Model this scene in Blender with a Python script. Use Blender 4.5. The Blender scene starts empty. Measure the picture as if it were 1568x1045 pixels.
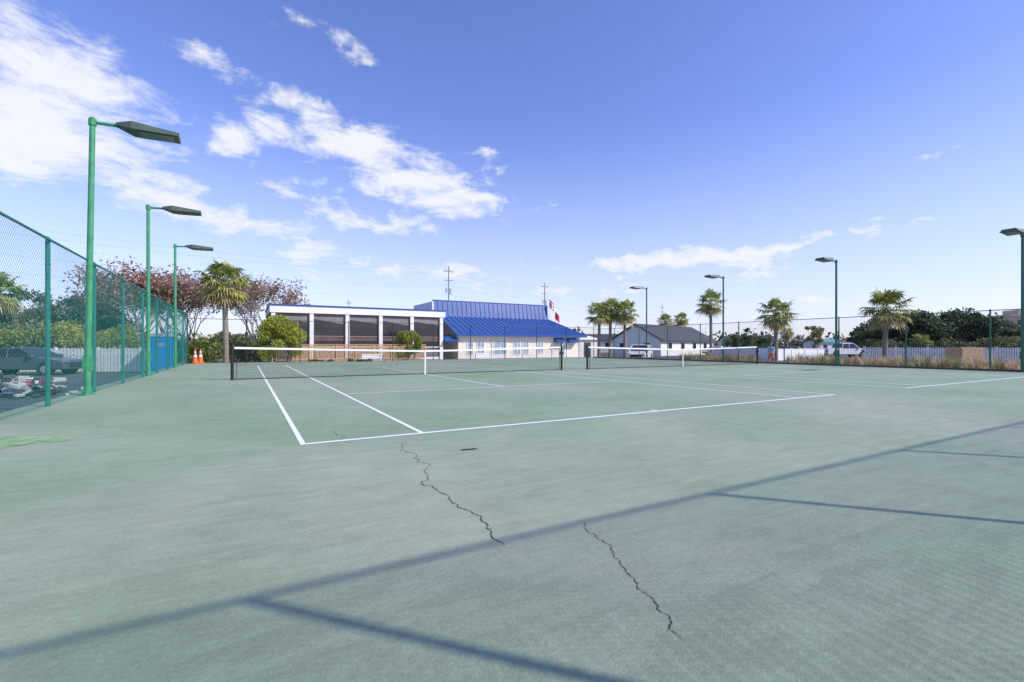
import bpy, math, random
import numpy as np
from mathutils import Vector, Matrix
random.seed(7); np.random.seed(7)
F=726.0; H=1.09; HY=530.0; TH=math.radians(29.28)
O=Vector((-2.32,5.2,0)); CU=Vector((math.cos(TH),math.sin(TH),0)); CV=Vector((-math.sin(TH),math.cos(TH),0))
GZ=-0.45
def G(px,py,z=0.0):
    Y=F*(H-z)/(py-HY); return Vector(((px-784)/F*Y,Y,z))
def P(px,Y,z=GZ): return Vector(((px-784)/F*Y,Y,z))
def zat(py,Y): return H+(HY-py)/F*Y
def toUV(p): d=Vector((p[0],p[1],0))-O; return d.dot(CU),d.dot(CV)
def W(u,v,z=0): return O+CU*u+CV*v+Vector((0,0,z))
def u_at(px,v):
    k=(px-784)/F
    Y=(v+2.32*math.sin(TH)+5.2*math.cos(TH))/(math.cos(TH)-k*math.sin(TH))
    return toUV((k*Y,Y))[0],Y
sc=bpy.context.scene
# ---------------- materials
def mat(name,col,rough=.6,var=.12,scale=6,bump=0,bscale=60,metal=0,spec=.5,attr=False,trans=0):
    m=bpy.data.materials.new(name); m.use_nodes=True; nt=m.node_tree; b=nt.nodes['Principled BSDF']
    b.inputs['Roughness'].default_value=rough; b.inputs['Metallic'].default_value=metal
    b.inputs['Specular IOR Level'].default_value=spec
    tc=nt.nodes.new('ShaderNodeTexCoord'); n=nt.nodes.new('ShaderNodeTexNoise'); n.inputs['Scale'].default_value=scale; n.inputs['Detail'].default_value=4
    nt.links.new(tc.outputs['Object'],n.inputs['Vector'])
    mr=nt.nodes.new('ShaderNodeMapRange'); mr.inputs[1].default_value=.3; mr.inputs[2].default_value=.7
    mr.inputs[3].default_value=1-var; mr.inputs[4].default_value=1+var; nt.links.new(n.outputs[0],mr.inputs[0])
    vm=nt.nodes.new('ShaderNodeVectorMath'); vm.operation='SCALE'; nt.links.new(mr.outputs[0],vm.inputs['Scale'])
    if attr:
        a=nt.nodes.new('ShaderNodeAttribute'); a.attribute_name='Col'; nt.links.new(a.outputs['Color'],vm.inputs[0])
    else: vm.inputs[0].default_value=col[:3]
    nt.links.new(vm.outputs[0],b.inputs['Base Color'])
    if bump:
        n2=nt.nodes.new('ShaderNodeTexNoise'); n2.inputs['Scale'].default_value=bscale; n2.inputs['Detail'].default_value=4
        nt.links.new(tc.outputs['Object'],n2.inputs['Vector'])
        bp=nt.nodes.new('ShaderNodeBump'); bp.inputs['Strength'].default_value=bump; bp.inputs['Distance'].default_value=.02
        nt.links.new(n2.outputs[0],bp.inputs['Height']); nt.links.new(bp.outputs[0],b.inputs['Normal'])
    if trans:
        t=nt.nodes.new('ShaderNodeBsdfTranslucent'); mx=nt.nodes.new('ShaderNodeMixShader'); mx.inputs[0].default_value=trans
        nt.links.new(vm.outputs[0],t.inputs[0]); nt.links.new(b.outputs[0],mx.inputs[1]); nt.links.new(t.outputs[0],mx.inputs[2])
        nt.links.new(mx.outputs[0],nt.nodes['Material Output'].inputs[0])
    return m
M={}
M['leaf']=mat('leaf',(0,0,0),.6,.15,3,attr=True,trans=.3,spec=.25)
M['bark']=mat('bark',(.22,.18,.155),.9,.3,8)
M['palmbark']=mat('palm_bark',(.26,.22,.185),.9,.35,14,.8,18)
M['white']=mat('white_paint',(.80,.80,.78),.5,.05,3)
M['line']=mat('court_line_paint',(.84,.85,.84),.6,.08,25,.1,200)
M['post']=mat('green_post_paint',(.05,.27,.12),.4,.2,5)
M['wireg']=mat('green_vinyl_wire',(.014,.21,.17),.45,.1,5)
M['railg']=mat('green_rail',(.02,.20,.15),.45,.15,5)
M['wireb']=mat('black_vinyl_wire',(.02,.028,.026),.5,.1,5)
M['dgreen']=mat('dark_green_paint',(.02,.12,.08),.4,.15,5)
M['lamp']=mat('lamp_housing',(.07,.10,.075),.45,.15,5)
M['lens']=mat('lamp_lens',(.16,.14,.12),.12,.1,9)
M['black']=mat('black_cord',(.012,.012,.013),.7,.1,9)
M['rubber']=mat('tyre_rubber',(.02,.02,.02),.8,.1,9)
M['cream']=mat('cream_wall',(.76,.69,.57),.8,.06,1.5,.1,30)
M['wwall']=mat('white_wall',(.78,.77,.74),.7,.05,1.5)
M['glass']=mat('dark_glass',(.028,.03,.034),.08,.3,.7)
M['wglass']=mat('window_glass',(.30,.36,.42),.12,.2,1.2)
M['wood']=mat('deck_wood',(.52,.32,.17),.75,.25,9,.2,40)
M['tanwood']=mat('tan_wood',(.52,.34,.21),.75,.2,6)
M['greyroof']=mat('shingle_roof',(.06,.065,.075),.85,.25,6,.3,20)
M['asphalt']=mat('asphalt',(.085,.09,.10),.9,.2,2.5,.4,90)
M['concrete']=mat('concrete',(.42,.41,.38),.85,.12,2,.2,60)
M['orange']=mat('orange_plastic',(.85,.16,.03),.45,.08,9)
M['pblue']=mat('portable_toilet_plastic',(.01,.24,.62),.4,.08,6)
M['chrome']=mat('silver_metal',(.55,.56,.58),.25,.05,9,metal=.9)
M['carwhite']=mat('white_car_paint',(.78,.79,.80),.22,.03,4)
M['cardark']=mat('grey_car_paint',(.07,.08,.10),.2,.05,4)
M['red']=mat('red_paint',(.55,.03,.04),.5,.1,6)
M['teal']=mat('teal_roof',(.10,.32,.34),.5,.1,3)
M['tanb']=mat('tan_stucco',(.55,.44,.34),.8,.08,1)
M['poleb']=mat('utility_wood',(.22,.19,.17),.9,.2,4)
M['wirec']=mat('power_cable',(.16,.17,.19),.6,.1,4)
M['crack']=mat('crack_fill',(.045,.05,.045),1,.2,40)
M['soil']=mat('mulch',(.14,.09,.065),1,.4,5,.6,25)
M['blue']=mat('blue_metal_roof',(.028,.085,.29),.38,.12,1.2)
M['bluerib']=mat('blue_seam_glare',(.09,.18,.46),.3,.08,1.2)  # lighter than the panels: whitish reflections along the seams painted into the colour
# ---------------- mesh builder
class MB:
    def __init__(s): s.v=[];s.f=[];s.m=[];s.c=None
    def add(s,vs,fs,m=0):
        o=len(s.v); s.v.extend([tuple(a) for a in vs]); s.f.extend([tuple(o+i for i in f) for f in fs]); s.m.extend([m]*len(fs))
    def box(s,x0,x1,y0,y1,z0,z1,m=0):
        s.add([(x0,y0,z0),(x1,y0,z0),(x1,y1,z0),(x0,y1,z0),(x0,y0,z1),(x1,y0,z1),(x1,y1,z1),(x0,y1,z1)],
        [(0,3,2,1),(4,5,6,7),(0,1,5,4),(1,2,6,5),(2,3,7,6),(3,0,4,7)],m)
    def hexa(s,p8,m=0):
        s.add(p8,[(0,3,2,1),(4,5,6,7),(0,1,5,4),(1,2,6,5),(2,3,7,6),(3,0,4,7)],m)
    def tube(s,p,q,r0,r1=None,n=8,m=0,cap=True):
        if r1 is None:r1=r0
        p=Vector(p);q=Vector(q);d=(q-p)
        if d.length<1e-6:return
        d.normalize(); a=Vector((0,0,1)) if abs(d.z)<.9 else Vector((1,0,0))
        x=d.cross(a).normalized(); y=d.cross(x)
        vs=[]
        for c,r in((p,r0),(q,r1)):
            for i in range(n):
                t=2*math.pi*i/n; vs.append(c+x*(math.cos(t)*r)+y*(math.sin(t)*r))
        fs=[(i,(i+1)%n,n+(i+1)%n,n+i) for i in range(n)]
        if cap: fs+= [tuple(range(n-1,-1,-1)),tuple(range(n,2*n))]
        s.add(vs,fs,m)
    def prism(s,prof,y0,y1,m=0,inset=0):
        n=len(prof); vs=[(x,y0,z) for x,z in prof]+[(x,y1,z) for x,z in prof]
        s.add(vs,[tuple(range(n)),tuple(range(2*n-1,n-1,-1))]+[(i,n+i,n+(i+1)%n,(i+1)%n) for i in range(n)],m)
    def poly(s,pts,m=0): s.add(pts,[tuple(range(len(pts)))],m)
    def obj(s,name,mats,parent=None,loc=(0,0,0),rot=0,smooth=False,bevel=0,court=False,scale=1):
        me=bpy.data.meshes.new(name); me.from_pydata(s.v,[],s.f)
        for k in mats: me.materials.append(M[k] if isinstance(k,str) else k)
        me.polygons.foreach_set('material_index',s.m)
        if smooth: me.polygons.foreach_set('use_smooth',[True]*len(s.f))
        if s.c is not None:
            ca=me.color_attributes.new(name='Col',type='FLOAT_COLOR',domain='CORNER')
            tot=np.zeros(len(me.polygons),dtype=np.int32); me.polygons.foreach_get('loop_total',tot)
            col=np.ones((len(me.polygons),4),dtype=np.float32); cc=np.array(s.c,dtype=np.float32)
            col[len(col)-len(cc):,:3]=cc
            ca.data.foreach_set('color',np.repeat(col,tot,axis=0).ravel())
        me.update()
        ob=bpy.data.objects.new(name,me); sc.collection.objects.link(ob)
        if court: ob.location=O; ob.rotation_euler=(0,0,TH)
        elif parent is None: ob.location=loc; ob.rotation_euler=(0,0,rot); ob.scale=(scale,)*3
        else: ob.parent=parent; ob.location=loc; ob.rotation_euler=(0,0,rot)
        if bevel:
            b=ob.modifiers.new('bevel','BEVEL'); b.width=bevel; b.segments=2; b.limit_method='ANGLE'
        return ob
def empty(name,loc=(0,0,0),rot=0,court=False,scale=1):
    e=bpy.data.objects.new(name,None); sc.collection.objects.link(e); e.empty_display_size=.3
    if court: e.location=O; e.rotation_euler=(0,0,TH)
    else: e.location=loc; e.rotation_euler=(0,0,rot); e.scale=(scale,)*3
    return e
def add_leaves(mb,pts,size,cols,flat=.0,aspect=1.5,mi=1):
    n=len(pts); size=np.broadcast_to(size,(n,))
    a=np.random.normal(size=(n,3)); a[:,2]*=(1-flat); a/=np.linalg.norm(a,axis=1)[:,None]+1e-9
    b=np.random.normal(size=(n,3)); b=np.cross(a,b); b/=np.linalg.norm(b,axis=1)[:,None]+1e-9
    a=a*size[:,None]*aspect*.5; b=b*size[:,None]*.5
    q=np.stack([pts-a,pts+b*.9-a*.1,pts+a,pts-b*.9-a*.1],axis=1).reshape(-1,3)
    o=len(mb.v); mb.v.extend(map(tuple,q.tolist())); mb.f.extend([(o+4*i,o+4*i+1,o+4*i+2,o+4*i+3) for i in range(n)]); mb.m.extend([mi]*n)
    if mb.c is None: mb.c=[]
    mb.c.extend(cols.tolist())
def clump_pts(cs,rs,n):
    idx=np.random.randint(0,len(cs),n); d=np.random.normal(size=(n,3)); d/=np.linalg.norm(d,axis=1)[:,None]
    r=np.random.random(n)**.45
    p=cs[idx]+d*r[:,None]*rs[idx]
    p+=np.random.normal(size=(n,3))*.06*rs[idx].mean()
    return p,idx
def leafcols(base,idx,nc,var=.25):
    cb=1+np.random.uniform(-var,var,nc); f=cb[idx]*(1+np.random.uniform(-.25,.25,len(idx)))
    c=np.array(base)[None,:]*f[:,None]; c[:,0]*=1+np.random.uniform(-.15,.2,len(idx)); return c
def tree(name,loc,Ht,R,bottom=.3,nc=26,n=5000,leaf=.3,col=(.05,.08,.025),trunk=.22,spread=1.0,cr=.3):
    mb=MB(); top=Ht*(1-.02); zc=(Ht*bottom+top)/2; hz=(top-Ht*bottom)/2
    cs=[];
    for i in range(nc):
        while True:
            d=np.random.uniform(-1,1,3)
            if .2<np.linalg.norm(d)<1:break
        cs.append((d[0]*R*.8*spread,d[1]*R*.8*spread,zc+d[2]*hz*.8))
    cs=np.array(cs); rs=np.random.uniform(cr*.65,cr*1.25,(nc,1))*np.array([[R,R,R*.72]])
    fork=Vector((random.uniform(-.1,.1),0,Ht*bottom*.9))
    lean=Vector((random.uniform(-.15,.15),random.uniform(-.15,.15),0))
    mb.tube((0,0,-.1),fork*.5+lean,trunk*1.25,trunk,8); mb.tube(fork*.5+lean,fork,trunk,trunk*.8,8)
    for i in range(min(nc,14)):
        c=Vector(cs[i]); mid=fork.lerp(c,.5)+Vector((0,0,-.1*R))
        mb.tube(fork,mid,trunk*.5,trunk*.3,5,cap=False); mb.tube(mid,c,trunk*.3,trunk*.08,5,cap=False)
    p,idx=clump_pts(cs,rs,n); add_leaves(mb,p,np.random.uniform(leaf*.6,leaf*1.3,n),leafcols(col,idx,nc))
    return mb.obj(name,['bark','leaf'],loc=loc,rot=random.random()*6)
def bare_tree(name,loc,Ht,R,col,n=2600,seed=0,leaf=.2):
    rnd=random.Random(seed); mb=MB(); tips=[]
    def br(p,d,l,r,lev):
        q=p+d*l; mb.tube(p,q,r,r*.65,5 if lev<2 else 3,cap=False)
        if lev>=3: tips.append(tuple(q)); tips.append(tuple(p.lerp(q,.5)))
        if lev==5:return
        for k in range(3 if lev<4 else 2):
            nd=(d+Vector((rnd.uniform(-.7,.7)*R/Ht*2,rnd.uniform(-.7,.7)*R/Ht*2,rnd.uniform(-.2,.35)))).normalized()
            br(q,nd,l*rnd.uniform(.68,.88),r*.6,lev+1)
    for k in range(4):
        a=k*1.57+rnd.random(); br(Vector((.1*math.cos(a),.1*math.sin(a),-.1)),Vector((.35*math.cos(a),.35*math.sin(a),1)).normalized(),Ht*.26,.11,0)
    t=np.array(tips); idx=np.random.randint(0,len(t),n); p=t[idx]+np.random.normal(size=(n,3))*.36
    add_leaves(mb,p,np.random.uniform(leaf*.6,leaf*1.3,n),leafcols(col,idx,len(t),.3))
    mx=max(a[2] for a in tips); ob=mb.obj(name,['bark','leaf'],loc=loc,rot=rnd.random()*6); s=Ht/mx; ob.scale=(s,s,s); return ob
def bush(name,pts_c,rs,n,leaf,col,loc,var=.2,rot=0):
    mb=MB(); cs=np.array(pts_c,float); rs=np.array(rs,float)
    if rs.ndim==1: rs=np.stack([rs]*3,1)
    for c in cs[:6]: mb.tube((c[0]*.6,c[1]*.6,-.05),tuple(c),.05,.02,5,cap=False)
    idx=np.random.randint(0,len(cs),n); d=np.random.normal(size=(n,3)); d/=np.linalg.norm(d,axis=1)[:,None]
    p=cs[idx]+d*(np.random.random(n)**.3)[:,None]*rs[idx]; ok=p[:,2]>0.0; p=p[ok]; idx=idx[ok]
    add_leaves(mb,p,np.random.uniform(leaf*.6,leaf*1.3,len(p)),leafcols(col,idx,len(cs),var))
    return mb.obj(name,['bark','leaf'],loc=loc,rot=rot)
def palm(loc,Ht,Rc=1.7,seed=0,nf=46,trunk=.17,rot=None):
    rnd=random.Random(seed); mb=MB(); th=Ht-Rc*.75
    n=10; lx=rnd.uniform(-.2,.2)
    prev=Vector((0,0,-.1))
    for i in range(1,n+1):
        t=i/n; q=Vector((lx*t*t,lx*.5*t*t,th*t)); r=trunk*(1.15-.25*t) if i<n else trunk*1.0
        mb.tube(prev,q,trunk*(1.15-.25*(i-1)/n)*(1.03 if i%2 else .97),r,10,m=0,cap=False); prev=q
    for i in range(60):
        a=rnd.random()*6.28; z=th-rnd.random()*.95; b=Vector((prev.x+math.cos(a)*trunk*.8,prev.y+math.sin(a)*trunk*.8,z))
        mb.tube(b,b+Vector((math.cos(a)*.17,math.sin(a)*.17,.18)),.04,.02,4,m=0)
    cols=[]
    top=prev
    for k in range(nf):
        a=k*2.39996+rnd.uniform(-.3,.3); e=math.radians(82-135*((k+.5)/nf)**.85)+rnd.uniform(-.2,.2)
        d=Vector((math.cos(a)*math.cos(e),math.sin(a)*math.cos(e),math.sin(e)))
        side=Vector((-math.sin(a),math.cos(a),0)); L=Rc*rnd.uniform(.34,.66)
        c=top+d*L+Vector((0,0,-.05*Rc*(1-math.sin(e))))
        dead=(k>nf*.82)
        g=rnd.uniform(.6,1.35)
        if dead: col=(.42*g,.33*g,.17*g)
        elif k>nf*.6 : col=(.33*g,.32*g,.10*g)
        else: col=(.27*g+.03*rnd.random(),.32*g,.085*g)
        w=.02
        mb.add([top-side*w,top+side*w,c+side*w*.6,c-side*w*.6],[(0,1,2,3)],1); cols.append(col)
        nb=15
        for j in range(nb):
            th_=math.radians(-100+200*j/(nb-1))
            bd=(d*math.cos(th_)+side*math.sin(th_)).normalized()
            bl=Rc*rnd.uniform(.38,.62)*(1-.25*abs(th_)/2)
            perp=d*-math.sin(th_)+side*math.cos(th_)
            tw=perp*(.030*Rc)+Vector((0,0,.02 if j%2 else -.02))
            mid=c+bd*bl*.55+Vector((0,0,-.03)); tip=c+bd*bl+Vector((0,0,-.2*Rc*rnd.uniform(.5,1.5)))
            mb.add([c,mid+tw,mid-tw],[(0,1,2)],1); mb.add([mid+tw,tip,mid-tw],[(0,1,2)],1)
            v=rnd.uniform(.85,1.15); cols.append(tuple(x*v for x in col)); cols.append(tuple(x*v*1.15 for x in col))
    mb.c=cols
    return mb.obj('palm_tree',['palmbark','leaf'],loc=loc,rot=rot if rot is not None else rnd.random()*6)

# ================= GROUND
g=MB(); g.poly([(-1500,-600,GZ),(1500,-600,GZ),(1500,2500,GZ),(-1500,2500,GZ)])
mg=bpy.data.materials.new('grass_ground'); mg.use_nodes=True; nt=mg.node_tree; b=nt.nodes['Principled BSDF']; b.inputs['Roughness'].default_value=.95
tc=nt.nodes.new('ShaderNodeTexCoord'); n1=nt.nodes.new('ShaderNodeTexNoise'); n1.inputs['Scale'].default_value=.35; n1.inputs['Detail'].default_value=9; n1.inputs['Roughness'].default_value=.7
cr=nt.nodes.new('ShaderNodeValToRGB'); cr.color_ramp.elements[0].position=.35; cr.color_ramp.elements[0].color=(.065,.09,.03,1); cr.color_ramp.elements[1].position=.65; cr.color_ramp.elements[1].color=(.17,.155,.08,1)
nt.links.new(tc.outputs['Object'],n1.inputs['Vector']); nt.links.new(n1.outputs[0],cr.inputs[0]); nt.links.new(cr.outputs[0],b.inputs['Base Color'])
g.obj('ground',[mg])
a=MB(); z=GZ+.004
a.poly([tuple(W(-60,-30,z)),tuple(W(-4.3,-30,z)),tuple(W(-4.3,27,z)),tuple(W(-60,27,z))]); a.obj('parking_lot',['asphalt'])
a=MB()
for i in range(7): a.poly([tuple(W(-12.5,-4+i*2.8,z+.004)),tuple(W(-7.5,-4+i*2.8,z+.004)),tuple(W(-7.5,-3.9+i*2.8,z+.004)),tuple(W(-12.5,-3.9+i*2.8,z+.004))])
a.obj('parking_markings',['line'])
a=MB(); a.poly([(14,44,z),(120,44,z),(120,70,z),(14,70,z)]); a.obj('road',['asphalt'])
a=MB(); a.poly([tuple(W(2,30.6,z)),tuple(W(34,30.6,z)),tuple(W(34,34.9,z)),tuple(W(2,34.9,z))]); a.obj('pavement',['concrete'])
a=MB(); a.poly([tuple(W(28.4,-8,z)),tuple(W(33.5,-8,z)),tuple(W(33.5,27,z)),tuple(W(28.4,27,z))]); a.obj('mulch_bed',['soil'])
# court slab
mc=bpy.data.materials.new('acrylic_court'); mc.use_nodes=True; nt=mc.node_tree; b=nt.nodes['Principled BSDF']; b.inputs['Roughness'].default_value=.7; b.inputs['Specular IOR Level'].default_value=.32
tc=nt.nodes.new('ShaderNodeTexCoord')
def noise(sc_,det,rough,vec=None,dist=0):
    n=nt.nodes.new('ShaderNodeTexNoise'); n.inputs['Scale'].default_value=sc_; n.inputs['Detail'].default_value=det; n.inputs['Roughness'].default_value=rough; n.inputs['Distortion'].default_value=dist
    nt.links.new(vec or tc.outputs['Object'],n.inputs['Vector']); return n.outputs[0]
def mr(x,a_,b_,c_,d_):
    m=nt.nodes.new('ShaderNodeMapRange'); m.inputs[1].default_value=a_;m.inputs[2].default_value=b_;m.inputs[3].default_value=c_;m.inputs[4].default_value=d_; nt.links.new(x,m.inputs[0]); return m.outputs[0]
def mul(x,y):
    m=nt.nodes.new('ShaderNodeMath'); m.operation='MULTIPLY'; nt.links.new(x,m.inputs[0]); nt.links.new(y,m.inputs[1]); return m.outputs[0]
mp=nt.nodes.new('ShaderNodeMapping'); mp.inputs['Scale'].default_value=(1.0,5.0,1); mp.inputs['Rotation'].default_value=(0,0,.35); nt.links.new(tc.outputs['Object'],mp.inputs[0])
big=noise(.35,4,.6); med=noise(3.5,6,.7,None,.8); strk=noise(1.8,6,.75,mp.outputs[0],.5); fine=noise(45,3,.75)
fac=mul(mul(mr(big,.3,.7,.89,1.11),mr(med,.3,.7,.91,1.09)),mul(mr(strk,.3,.7,.87,1.13),mr(fine,.25,.75,.84,1.16)))
mx=nt.nodes.new('ShaderNodeMixRGB'); mx.inputs[1].default_value=(.228,.325,.192,1); mx.inputs[2].default_value=(.30,.345,.25,1)
nt.links.new(mr(noise(.16,4,.6),.36,.64,0,1),mx.inputs[0])
vm=nt.nodes.new('ShaderNodeVectorMath'); vm.operation='SCALE'; nt.links.new(mx.outputs[0],vm.inputs[0]); nt.links.new(fac,vm.inputs['Scale']); nt.links.new(vm.outputs[0],b.inputs['Base Color'])
bp=nt.nodes.new('ShaderNodeBump'); bp.inputs['Strength'].default_value=.4; bp.inputs['Distance'].default_value=.01; nt.links.new(noise(90,3,.7),bp.inputs['Height']); nt.links.new(bp.outputs[0],b.inputs['Normal'])
s=MB(); s.box(-4.0,28.1,-7.2,30.3,GZ-.1,0,0); s.obj('tennis_court_surface',[mc],court=True)
s=MB(); s.box(27.62,27.8,-6.4,29,.002,.09,0); s.obj('court_kerb',['soil'],court=True)
# lines
s=MB(); LW=.058
def line(u0,v0,u1,v1): s.poly([(u0,v0,.004),(u1,v0,.004),(u1,v1,.004),(u0,v1,.004)])
for c0 in (0,14.3):
    w=LW
    def seg(u0,v0,u1,v1): line(c0+u0,v0,c0+u1,v1)
    seg(0,0,10.97,w*1.3); seg(0,23.77-w*1.3,10.97,23.77)
    for u in (0,1.37,9.6-w,10.97-w): seg(u,w*1.3,u+w,23.77-w*1.3)
    seg(1.37+w,5.49,9.6-w,5.49+w); seg(1.37+w,18.28,9.6-w,18.28+w)
    seg(5.485-w/2,5.49+w,5.485+w/2,18.28); seg(5.485-w/2,w*1.3,5.485+w/2,w*1.3+.14)
s.obj('court_lines',['line'],court=True)
def crack(pts,w0,name='court_crack',seed=1,j=.05):
    rnd=random.Random(seed); ps=[G(*p) for p in pts]
    for it in range(4):
        q=[ps[0]]
        for a_,b_ in zip(ps,ps[1:]):
            m_=(a_+b_)/2; L=(b_-a_).length; d=(b_-a_).normalized() if L>0 else Vector((1,0,0))
            m_+=Vector((-d.y,d.x,0))*rnd.uniform(-1,1)*L*.2; q+=[m_,b_]
        ps=q
    mb=MB(); n=len(ps); L_=[];R_=[]
    for i,p in enumerate(ps):
        d=(ps[min(i+1,n-1)]-ps[max(i-1,0)]).normalized(); k=w0*rnd.uniform(.3,1.1)*min(1,.15+i/8,.15+(n-1-i)/8)
        o=Vector((-d.y,d.x,0))*k/2; L_.append((p.x+o.x,p.y+o.y,.003)); R_.append((p.x-o.x,p.y-o.y,.003))
    for i in range(n-1): mb.poly([L_[i],L_[i+1],R_[i+1],R_[i]])
    mb.obj(name,['crack'])
crack([(598,674),(612,690),(635,703),(660,713),(656,728),(645,741),(668,750),(692,770),(722,784),(748,805),(754,824),(775,836)],.008,seed=2)
crack([(888,795),(912,820),(936,842),(952,868),(975,898),(1002,922),(1026,945),(1050,985)],.006,seed=3)
crack([(508,658),(530,668),(548,680)],.007,seed=4)
crack([(105,640),(150,655),(215,657),(260,650)],.004,seed=5)
lf=MB(); p=G(718,690); 
for k in range(3):
    q=p+Vector((.05*k-.05,.02*k,0)); lf.poly([(q.x-.05,q.y-.01,.006),(q.x,q.y-.02,.02),(q.x+.06,q.y,.008),(q.x,q.y+.02,.012)])
M['dryleaf']=mat('dry_leaf',(.12,.06,.03),.8,.2,20)
lf.obj('fallen_leaf',['dryleaf'])
M['spray']=mat('green_spray_paint',(.25,.40,.18),.7,.25,9)
pp=MB(); c=G(2,680); rnd=random.Random(4)
for q in range(34):
    cc=c+Vector((rnd.gauss(0,.17),rnd.gauss(0,.17),0)); n=10; r_=rnd.uniform(.04,.16)
    pp.poly([(cc.x+math.cos(t*6.283/n)*r_*rnd.uniform(.75,1.2),cc.y+math.sin(t*6.283/n)*r_*rnd.uniform(.75,1.2),.003+.0001*q) for t in range(n)])
pp.obj('paint_spill',['spray'])

# ================= FENCES
def clip_diag(L,h0,h1,s0,sgn):
    hh=h1-h0; t0,t1=0,hh; x0=s0; x1=s0+sgn*hh
    if sgn>0:
        if x0<0: t0=-x0
        if x1>L: t1=(L-x0)
    else:
        if x0>L: t0=(x0-L)
        if x1<0: t1=x0
    if t1-t0<.02: return None
    return (s0+sgn*t0,h0+t0,s0+sgn*t1,h0+t1)
def fence(name,a,b,h,wire,rail,wr=.0022,sp=.072,pr=.035,post_sp=3.0,first=0,z0=.0,rt=.024):
    a=Vector((a[0],a[1],0));b=Vector((b[0],b[1],0)); L=(b-a).length; d=(b-a).normalized(); nrm=Vector((-d.y,d.x,0))
    mesh=MB(); rr=random.Random(3)
    for sgn in(1,-1):
        s0=-h if sgn>0 else 0
        while s0<L+(h if sgn<0 else 0):
            c=clip_diag(L,z0+.04,h-.03,s0,sgn)
            if c:
                ns=max(1,int((c[3]-c[1])/.22)); off=nrm*(.003*sgn); prv=a+d*c[0]+off+Vector((0,0,c[1]))
                for k in range(1,ns+1):
                    t=k/ns; x=c[0]+(c[2]-c[0])*t; zz=c[1]+(c[3]-c[1])*t
                    bulge=.012*math.sin(x*2.1+1)*math.sin(zz*1.5)+rr.uniform(-.002,.002)
                    q=a+d*(x+rr.uniform(-.005,.005))+off+nrm*bulge+Vector((0,0,zz)); mesh.tube(prv,q,wr,wr,3,cap=False); prv=q
            s0+=sp
    fr=MB()
    fr.tube(a+Vector((0,0,h)),b+Vector((0,0,h)),rt,rt,8)
    fr.tube(a+Vector((0,0,z0+.05)),b+Vector((0,0,z0+.05)),.006,.006,5)
    x=first
    while x<=L+.01:
        p=a+d*min(x,L)+nrm*.045; fr.tube(p+Vector((0,0,-.3)),p+Vector((0,0,h+.03)),pr,pr,10); fr.tube(p+Vector((0,0,h+.03)),p+Vector((0,0,h+.07)),pr*1.15,pr*.3,10)
        for zz in np.arange(.3,h,.45): fr.tube(p+Vector((0,0,zz)),p+Vector((0,0,zz+.02)),pr*1.18,pr*1.18,8)
        x+=post_sp
    e=empty(name,court=True)
    mesh.obj('chain_link_mesh',[wire],parent=e); fr.obj('frame',[rail],parent=e)
    return e
FL=-3.6; FR=27.5; FF=28.7; FN=-6.2
fence('chain_link_fence',(FL,FN),(FL,FF),3.0,'wireg','railg',wr=.0018,sp=.080,first=.1,post_sp=3.0,pr=.036)
fence('chain_link_fence',(FL,FF),(FR,FF),2.75,'wireb','wireb',wr=.0014,sp=.1,pr=.03,post_sp=3.1,rt=.018)
fence('chain_link_fence',(FR,FF),(FR,FN),2.62,'wireb','dgreen',wr=.0015,sp=.09,pr=.032,post_sp=3.0,first=2.6,rt=.018)
fence('chain_link_fence',(FR,FN),(FL,FN),3.05,'wireg','railg',wr=.0028,sp=.075,pr=.030,post_sp=2.98,first=FR-5.06-8.94-8.94+.0,rt=.02)
# ================= LAMPS
def lamp(u,v,h,sgn,matn,pr=.065,lean=0):
    e=empty('court_lamp',W(u,v,0),TH); e.rotation_euler=(0,lean,TH)
    m=MB(); m.tube((0,0,-.3),(0,0,h),pr,pr*.82,16); m.tube((0,0,0.001),(0,0,.03),.15,.15,10); m.tube((0,0,h),(0,0,h+.06),pr*.95,pr*.6,12)
    for k in range(4):
        a=k*1.57+.78; m.tube((math.cos(a)*.11,math.sin(a)*.11,.03),(math.cos(a)*.11,math.sin(a)*.11,.07),.014,.014,6)
    m.box(-.085,.085,-.06,.06,.55,.85,0)
    m.obj('pole',[matn],parent=e)
    m=MB(); m.tube((0,0,h-.05),(sgn*.52,0,h-.02),.038,.038,8); m.tube((0,0,h-.12),(0,0,h+.02),pr*1.15,pr*1.15,12); m.obj('arm',[matn],parent=e)
    m=MB(); x0,x1=sgn*.42,sgn*1.6; zt=h+.05
    prof=[(x0,-.09,-.02),(sgn*.72,-.17,.03),(x1,-.14,-.04)]
    vs=[];
    for (x,zb,ztop),wd in zip(prof,(.09,.27,.26)):
        vs+= [(x,-wd,zt+zb),(x,wd,zt+zb),(x,wd*.75,zt+ztop),(x,-wd*.75,zt+ztop)]
    fs=[]
    for i in(0,4):
        for j in range(4): fs.append((i+j,i+(j+1)%4,i+4+(j+1)%4,i+4+j))
    fs+=[(0,1,2,3),(11,10,9,8)]
    m.add(vs,fs); m.obj('lamp_head',['lamp'],parent=e,bevel=.012)
    m=MB(); m.hexa([(sgn*.85,-.2,zt-.19),(sgn*1.5,-.2,zt-.16),(sgn*1.5,.2,zt-.16),(sgn*.85,.2,zt-.19),(sgn*.85,-.2,zt-.155),(sgn*1.5,-.2,zt-.13),(sgn*1.5,.2,zt-.13),(sgn*.85,.2,zt-.155)]); m.obj('lens',['lens'],parent=e)
for v in(.6,8.13,15.66,23.1): lamp(FL,v,6.13 if v<20 else 6.1,1,'post',lean=.015 if 8<v<9 else 0)
for v in(1.1,8.2,15.2,22.2): lamp(FR-.02,v,5.72,-1,'dgreen',.06)
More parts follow.
